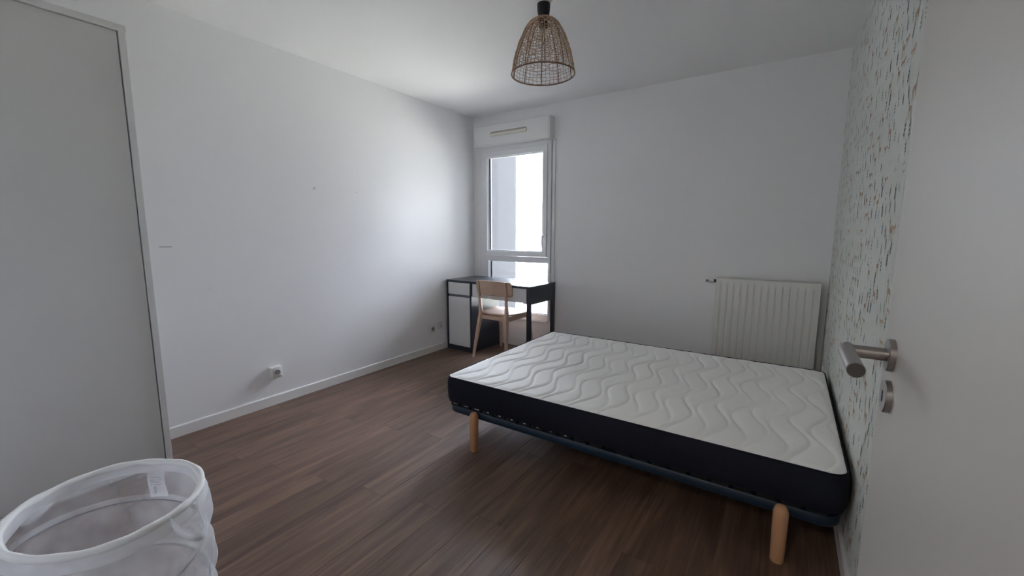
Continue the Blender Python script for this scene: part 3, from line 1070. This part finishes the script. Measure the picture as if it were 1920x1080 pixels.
# ------------------------------------------------------------------ pendant lamp
def lamp():
    X, Y = 1.904, -1.80
    t = thing('pendant_lamp', 'bell-shaped woven cane pendant lamp hanging from the ceiling', 'lamp', (X, Y, 2.5))
    zr = 2.063 - 2.5
    R0 = 0.164
    # shade profile: height above the rim -> radius
    P = [(0, 0.164), (0.05, 0.156), (0.10, 0.143), (0.145, 0.129), (0.185, 0.112), (0.220, 0.094), (0.243, 0.078), (0.258, 0.062), (0.267, 0.046), (0.2715, 0.030)]
    hs = [p[0] for p in P]
    rs = [p[1] for p in P]
    def rad(h):
        return float(np.interp(h, hs, rs))
    # parameter by arc length
    arc = [0]
    for a, b in zip(P[:-1], P[1:]):
        arc.append(arc[-1] + math.hypot(b[0] - a[0], b[1] - a[1]))
    AL = arc[-1]
    def at(s, ang, off=0):
        h = float(np.interp(s, arc, hs))
        r = float(np.interp(s, arc, rs)) + off
        return (r * math.cos(ang), r * math.sin(ang), zr + h)
    shade = bpy.data.objects.new('shade', None)
    rnd = random.Random(4)
    weave = MB()
    # slanted strands
    nv = 44
    for k in range(nv):
        a0 = 2 * PI * k / nv + rnd.uniform(-0.02, 0.02)
        top = AL * (1 if k % 2 == 0 else 0.80)
        pts = []
        n = 18
        for q in range(n + 1):
            s = top * q / n
            pts.append(at(s, a0 + 0.018 * math.sin(q * 1.9 + k), 0.0012 * (-1) ** (q + k)))
        weave.tube(pts, 0.0015, 4, cap=False)
    # horizontal strands
    s = 0.006
    j = 0
    while s < AL - 0.004:
        n = 72
        pts = []
        ph = rnd.uniform(0, 6.28)
        for q in range(n):
            a = 2 * PI * q / n
            ss = min(AL, max(0, s + 0.0028 * math.sin(a * 7 + ph) + 0.0016 * math.sin(a * 17 + ph * 2)))
            pts.append(at(ss, a, 0.0012 * (-1) ** (q + j)))
        weave.tube(pts, 0.00155, 4, closed=True)
        s += 0.0165 - 0.005 * (s / AL)
        j += 1
    # wandering diagonal strands that give the looped look
    for d_ in (1, -1):
        for k in range(9):
            a0 = 2 * PI * k / 9 + rnd.uniform(0, 0.2)
            pts = []
            n = 44
            for q in range(n + 1):
                s = 0.05 + (AL - 0.07) * q / n
                a = a0 + d_ * (q / n) * 2.4 + 0.06 * math.sin(q * 1.25 + k)
                pts.append(at(s, a, 0.0022))
            weave.tube(pts, 0.00125, 4, cap=False)
    w = weave.build('shade', M_cane, t, True)
    for k in range(10):
        a = 2 * PI * (k + 0.4) / 10
        MB().tube([at(AL * q / 12, a, -0.0022) for q in range(13)], 0.0022, 6).build('rib', M_cane_dark, w, True)
    for (s, rr) in ((0.0, 0.0036), (AL - 0.001, 0.003)):
        MB().tube([at(s, 2 * PI * q / 64) for q in range(64)], rr, 8, closed=True).build('rim_ring', M_cane_dark, w, True)
    # top spider plate
    MB().lathe([(0.032, zr + 0.2715), (0.032, zr + 0.274), (0.015, zr + 0.2745)], n=32).build('collar', M_socket, t, True, auto=40)
    # socket, cap
    z1 = zr + 0.268
    MB().lathe([(0.018, z1 - 0.045), (0.0225, z1 - 0.040), (0.0225, z1), (0.024, z1 + 0.006), (0.029, z1 + 0.02), (0.0325, z1 + 0.040), (0.0335, z1 + 0.062), (0.0335, z1 + 0.072), (0.026, z1 + 0.074)], n=40).build('lamp_socket', M_socket, t, True, auto=40)
    MB().lathe([(0.022, z1 + 0.068), (0.036, z1 + 0.076), (0.046, z1 + 0.090), (0.052, -0.030), (0.054, 0.0)], n=40).build('ceiling_cup', M_plate, t, True, auto=40)
    # bulb with filament
    bz = z1 - 0.045
    bprof = [(0.012, bz), (0.013, bz - 0.010), (0.020, bz - 0.028), (0.028, bz - 0.048), (0.030, bz - 0.064), (0.026, bz - 0.082), (0.015, bz - 0.093), (0.004, bz - 0.096)]
    bl = MB().lathe(bprof, n=28).build('bulb', M_bulb, t, True)
    MB().lathe([(0.0135, bz - 0.012), (0.0135, bz + 0.004)], n=20).build('bulb_base', M_steel, bl, True, auto=40)
    fl = MB()
    for k in range(4):
        a = PI / 2 * k
        fl.tube([(0.003 * math.cos(a), 0.003 * math.sin(a), bz - 0.012), (0.010 * math.cos(a), 0.010 * math.sin(a), bz - 0.045), (0.005 * math.cos(a + .5), 0.005 * math.sin(a + .5), bz - 0.078)], 0.0013, 6)
    fl.build('filament', M_fil, bl, True)
lamp()

# ------------------------------------------------------------------ laundry basket
def basket():
    C = Vector((1.600, -3.548, 0))
    t = thing('laundry_basket', 'white pop-up mesh laundry basket standing before the closet', 'basket', tuple(C))
    R = 0.192
    zt = 0.537
    tilt = Vector((-0.058, -0.014))        # top plane slopes slightly
    def top_z(x, y):
        return zt + tilt.x * x + tilt.y * y
    n = 96
    # body : lobes between the spring coils
    turns = 2.35
    zb = 0.012
    nz = 84
    rings = []
    pitch = 0.150
    def body(ang, z):
        # helix phase: coil radius peaks where fabric is pinned to the wire
        ph = ((z - 0.055) / pitch - ang / (2 * PI)) % 1.0
        bulge = math.sin(PI * ph) ** 0.8
        r = 0.192 + 0.020 * bulge
        top = max(0, 1 - (0.52 - z) / 0.035) if z > 0.485 else 0
        r = r * (1 - top) + 0.190 * top
        bot = max(0, 1 - z / 0.03)
        r = r * (1 - bot) + 0.188 * bot
        wr = 0.0018 * math.sin(ang * 13 + z * 40) + 0.0012 * math.sin(ang * 29 - z * 25)
        return r + wr * bulge
    for j in range(nz + 1):
        q = j / nz
        ring = []
        for k in range(n):
            a = 2 * PI * k / n
            z = zb + q * (0.515 - zb)
            r = body(a, z)
            x, y = r * math.cos(a), r * math.sin(a)
            ring.append((x, y, z + q * (tilt.x * x + tilt.y * y)))
        rings.append(ring)
    MB().loft(rings, cap=False).build('net_body', M_net, t, True)
    # spring wire: helix, wrapped in a white sleeve
    pts = []
    N = 300
    z0, z1 = 0.02, 0.455
    for q in range(N + 1):
        s = q / N
        z = z0 + s * (z1 - z0)
        a = 2 * PI * (z - 0.055) / pitch
        r = 0.1905
        x, y = r * math.cos(a), r * math.sin(a)
        pts.append((x, y, z + s * (tilt.x * x + tilt.y * y)))
    MB().tube(pts, 0.0022, 8).build('spring_wire', M_wire, t, True)
    # sleeve above the wire (pale strip)
    sl = MB()
    vs, fs = [], []
    for q, p in enumerate(pts):
        l_ = math.hypot(p[0], p[1])
        for dz, off in ((0.002, 0.0030), (0.008, 0.0055), (0.016, 0.0062)):
            f_ = (l_ + off) / l_
            vs.append((p[0] * f_, p[1] * f_, p[2] + dz))
    for q in range(len(pts) - 1):
        for e in range(2):
            fs.append((q * 3 + e, q * 3 + e + 1, (q + 1) * 3 + e + 1, (q + 1) * 3 + e))
    sl.add(vs, fs)
    sl.build('wire_sleeve', M_net, t, True)
    # top hoop in its hem
    hp = []
    for k in range(n):
        a = 2 * PI * k / n
        rr = R
        x, y = rr * math.cos(a), rr * math.sin(a)
        hp.append((x, y, top_z(x, y) + 0.0016 * math.sin(a * 5)))
    rads = [0.0092 + 0.0009 * math.sin(k * 0.9) for k in range(n)]
    mb = MB()
    # tube with per-point radius, closed
    P_ = [Vector(p) for p in hp]
    rings = []
    for k in range(n):
        a = 2 * PI * k / n
        er = Vector((math.cos(a), math.sin(a), 0))
        rings.append([P_[k] + er * (rads[k] * math.cos(b)) + Vector((0, 0, 1)) * (rads[k] * 1.05 * math.sin(b)) for b in [2 * PI * e / 12 for e in range(12)]])
    mb.loft(rings, closed=True)
    hoop = mb.build('top_hoop', M_hem, t, True)
    # inner hem band: hangs inside the hoop
    rings = []
    for (rr, dz) in ((R - 0.004, 0.006), (R - 0.010, -0.003), (R - 0.012, -0.014), (R - 0.010, -0.027)):
        ring = []
        for k in range(n):
            a = 2 * PI * k / n
            wv = 0.0016 * math.sin(a * 9 + dz * 60)
            x, y = (rr + wv) * math.cos(a), (rr + wv) * math.sin(a)
            ring.append((x, y, top_z(x, y) + dz + (0.002 * math.sin(a * 7) if dz < -0.02 else 0)))
        rings.append(ring)
    MB().loft(rings, cap=False).build('inner_hem', M_net2, t, True)
    # outer hem band below the hoop
    rings = []
    for (rr, dz) in ((R + 0.006, -0.006), (R + 0.010, -0.016), (R + 0.014, -0.028), (R + 0.013, -0.034)):
        ring = []
        for k in range(n):
            a = 2 * PI * k / n
            x, y = rr * math.cos(a), rr * math.sin(a)
            ring.append((x, y, top_z(x, y) + dz + 0.002 * math.sin(a * 6)))
        rings.append(ring)
    MB().loft(rings, cap=False).build('outer_hem', M_net2, t, True)
    # bottom hoop and base cloth
    MB().tube([(0.188 * math.cos(2 * PI * k / 64), 0.188 * math.sin(2 * PI * k / 64), 0.010) for k in range(64)], 0.006, 8, closed=True).build('bottom_hoop', M_hem, t, True)
    MB().lathe([(0.188, 0.003), (0.188, 0.006)], n=48).build('base_cloth', M_net2, t)
    # carry handles: webbing loops on the hem, one towards the bed, one opposite
    def handle(a0, name='handle'):
        vs, fs = [], []
        seg = 26
        wd = 0.013
        for q in range(seg + 1):
            s = q / seg
            a = a0 + (s - 0.5) * 0.42
            droop = math.sin(PI * s)
            rr = R + 0.011 + 0.036 * droop
            z = top_z(rr * math.cos(a), rr * math.sin(a)) - 0.006 - 0.066 * droop ** 0.8
            # strap twists so that it stands out from the basket
            tw = 0.55 * math.sin(2 * PI * s) 
            up = Vector((0, 0, 1)) * math.cos(tw) + Vector((math.cos(a), math.sin(a), 0)) * math.sin(tw)
            p = Vector((rr * math.cos(a), rr * math.sin(a), z))
            vs.append(p + up * wd)
            vs.append(p - up * wd)
        for q in range(seg):
            fs.append((2 * q, 2 * q + 1, 2 * q + 3, 2 * q + 2))
        mb = MB()
        mb.add(vs, fs)
        mb.build(name, M_hem if False else M_net2, t, True, solid=0.0012)
    handle(math.radians(31))
    handle(math.radians(211))
    # sewn-in label on the far inner side
    a0 = math.radians(133)
    vs, fs = [], []
    seg = 6
    for j in range(7):
        for k in range(seg + 1):
            a = a0 + (0.5 - k / seg) * 0.27
            r = 0.176 - 0.004 * math.sin(j * 0.8)
            x, y = r * math.cos(a), r * math.sin(a)
            vs.append((x, y, 0.515 - 0.088 * j / 6 + tilt.x * x))
    for j in range(6):
        for k in range(seg):
            fs.append((j * 7 + k, j * 7 + k + 1, (j + 1) * 7 + k + 1, (j + 1) * 7 + k))
    mb = MB()
    mb.add(vs, fs)
    tag = mb.build('care_label', M_tag, t, True)
    # faint printed lines on the label
    ink = MB()
    for j, (z_, u0, u1, hh) in enumerate(((0.496, 0.12, 0.82, .0022), (0.488, 0.15, 0.9, .0022), (0.480, 0.12, 0.85, .0022), (0.472, 0.15, 0.75, .0022), (0.460, 0.3, 0.5, .005), (0.448, 0.3, 0.45, .005))):
        for q in range(5):
            if (q * 7 + j) % 5 == 0:
                continue
            f0 = u0 + (u1 - u0) * q / 5
            f1 = f0 + (u1 - u0) / 5 * 0.8
            r = 0.1715
            c4 = []
            for f_, dz in ((f0, -hh), (f1, -hh), (f1, hh), (f0, hh)):
                a = a0 + (0.5 - f_) * 0.27
                x, y = r * math.cos(a), r * math.sin(a)
                c4.append((x, y, z_ + dz + tilt.x * x))
            ink.add(c4, [(0, 1, 2, 3)])
    ink.build('label_print', M_tagink, tag)
basket()

# ------------------------------------------------------------------ wallpaper print
def wallpaper():
    rnd = random.Random(11)
    inks = {
        'teal': mat('ink_dark_teal', (0.16, 0.21, 0.205), 0.7),
        'sage': mat('ink_sage', (0.38, 0.45, 0.41), 0.7),
        'tan': mat('ink_fox_tan', (0.55, 0.37, 0.27), 0.7),
        'sand': mat('ink_sand', (0.52, 0.42, 0.28), 0.7),
        'pink': mat('ink_pale_pink', (0.72, 0.55, 0.50), 0.7),
    }
    layers = {k: MB() for k in inks}
    XW = W - 0.0006
    def poly(ink, pts, cy, cz, s, flip=1):
        layers[ink].add([(XW, cy + flip * p[0] * s, cz + p[1] * s) for p in pts], [tuple(range(len(pts)))])
    def leaf(ink, cy, cz, ang, L, wd):
        pts = []
        for k in range(8):
            a = 2 * PI * k / 8
            u, v = L / 2 + L / 2 * math.cos(a), wd / 2 * math.sin(a)
            pts.append((u * math.cos(ang) - v * math.sin(ang), u * math.sin(ang) + v * math.cos(ang)))
        layers[ink].add([(XW - 0.0001, cy + p[0], cz + p[1]) for p in pts], [tuple(range(8))])
    def sprig(y, z, s, ink):
        lean = rnd.uniform(-0.35, 0.35)
        d = Vector((math.sin(lean), math.cos(lean)))
        p = Vector((d.y, -d.x)) * 0.0011
        a, b = Vector((y, z)), Vector((y, z)) + d * s
        layers[ink].add([(XW, a.x - p.x, a.y - p.y), (XW, a.x + p.x, a.y + p.y), (XW, b.x + p.x, b.y + p.y), (XW, b.x - p.x, b.y - p.y)], [(0, 1, 2, 3)])
        n = rnd.choice((3, 4, 5))
        for k in range(n):
            q = a + d * s * (0.25 + 0.75 * k / n)
            for sg in (1, -1):
                leaf(ink, q.x, q.y, PI / 2 - lean + sg * 0.85, s * rnd.uniform(0.22, 0.34), s * 0.13)
        leaf(ink, b.x, b.y, PI / 2 - lean, s * 0.25, s * 0.12)
    def dots(y, z, ink):
        for k in range(rnd.choice((2, 3, 4))):
            leaf(ink, y + rnd.uniform(-0.012, 0.012), z + rnd.uniform(-0.018, 0.018), rnd.uniform(0, 3), rnd.uniform(0.006, 0.011), rnd.uniform(0.005, 0.008))
    def deer(y, z, s, ink, flip):
        poly(ink, [(-0.50, 0.05), (-0.40, 0.25), (0.25, 0.28), (0.36, 0.15), (0.34, -0.02), (-0.42, -0.05)], y, z, s, flip)
        poly(ink, [(0.18, 0.20), (0.36, 0.62), (0.50, 0.60), (0.36, 0.12)], y, z, s, flip)
        poly(ink, [(0.32, 0.58), (0.38, 0.74), (0.48, 0.74), (0.68, 0.60), (0.64, 0.54), (0.46, 0.55)], y, z, s, flip)
        for lx in (-0.42, -0.30, 0.18, 0.28):
            poly(ink, [(lx, 0.02), (lx + 0.09, 0.02), (lx + 0.06, -0.5), (lx + 0.01, -0.5)], y, z, s, flip)
        poly(ink, [(0.38, 0.72), (0.33, 0.98), (0.36, 0.98), (0.42, 0.73)], y, z, s, flip)
    def fox(y, z, s, ink, flip):
        poly(ink, [(-0.35, 0.02), (-0.30, 0.22), (0.30, 0.24), (0.36, 0.02)], y, z, s, flip)
        poly(ink, [(0.26, 0.16), (0.32, 0.42), (0.38, 0.36), (0.44, 0.44), (0.46, 0.30), (0.66, 0.18), (0.40, 0.10)], y, z, s, flip)
        poly(ink, [(-0.32, 0.18), (-0.62, 0.02), (-0.85, 0.10), (-0.78, 0.30), (-0.55, 0.32), (-0.34, 0.24)], y, z, s, flip)
        for lx in (-0.32, -0.22, 0.20, 0.29):
            poly(ink, [(lx, 0.05), (lx + 0.08, 0.05), (lx + 0.06, -0.28), (lx + 0.01, -0.28)], y, z, s, flip)
    step = 0.072
    row = 0
    z = 0.10
    while z < 2.46:
        y = -3.0 + (0.036 if row % 2 else 0)
        col = 0
        while y < -0.03:
            yy = y + rnd.uniform(-0.014, 0.014)
            zz = z + rnd.uniform(-0.014, 0.014)
            r = rnd.random()
            if r < 0.13:
                deer(yy, zz, rnd.uniform(0.045, 0.055), rnd.choice(('tan', 'sand', 'tan')), rnd.choice((1, -1)))
            elif r < 0.20:
                fox(yy, zz, rnd.uniform(0.04, 0.05), rnd.choice(('tan', 'sand')), rnd.choice((1, -1)))
            elif r < 0.58:
                sprig(yy, zz - 0.02, rnd.uniform(0.032, 0.055), rnd.choice(('teal', 'teal', 'sage')))
            elif r < 0.86:
                dots(yy, zz, rnd.choice(('teal', 'sage', 'sage', 'pink')))
            y += step
            col += 1
        z += step * 0.80
        row += 1
    mb = MB()
    mats = []
    me_v, me_f, me_m = [], [], []
    for i, (k, lay) in enumerate(layers.items()):
        b = len(me_v)
        me_v += lay.v
        me_f += [tuple(b + q for q in f) for f in lay.f]
        me_m += [i] * len(lay.f)
    me = bpy.data.meshes.new('wallpaper_print')
    me.from_pydata(me_v, [], me_f)
    for k in layers:
        me.materials.append(inks[k])
    me.polygons.foreach_set('material_index', me_m)
    o = bpy.data.objects.new('wallpaper_print', me)
    o['kind'] = 'stuff'
    COL.objects.link(o)
    o.parent = wr_
wallpaper()
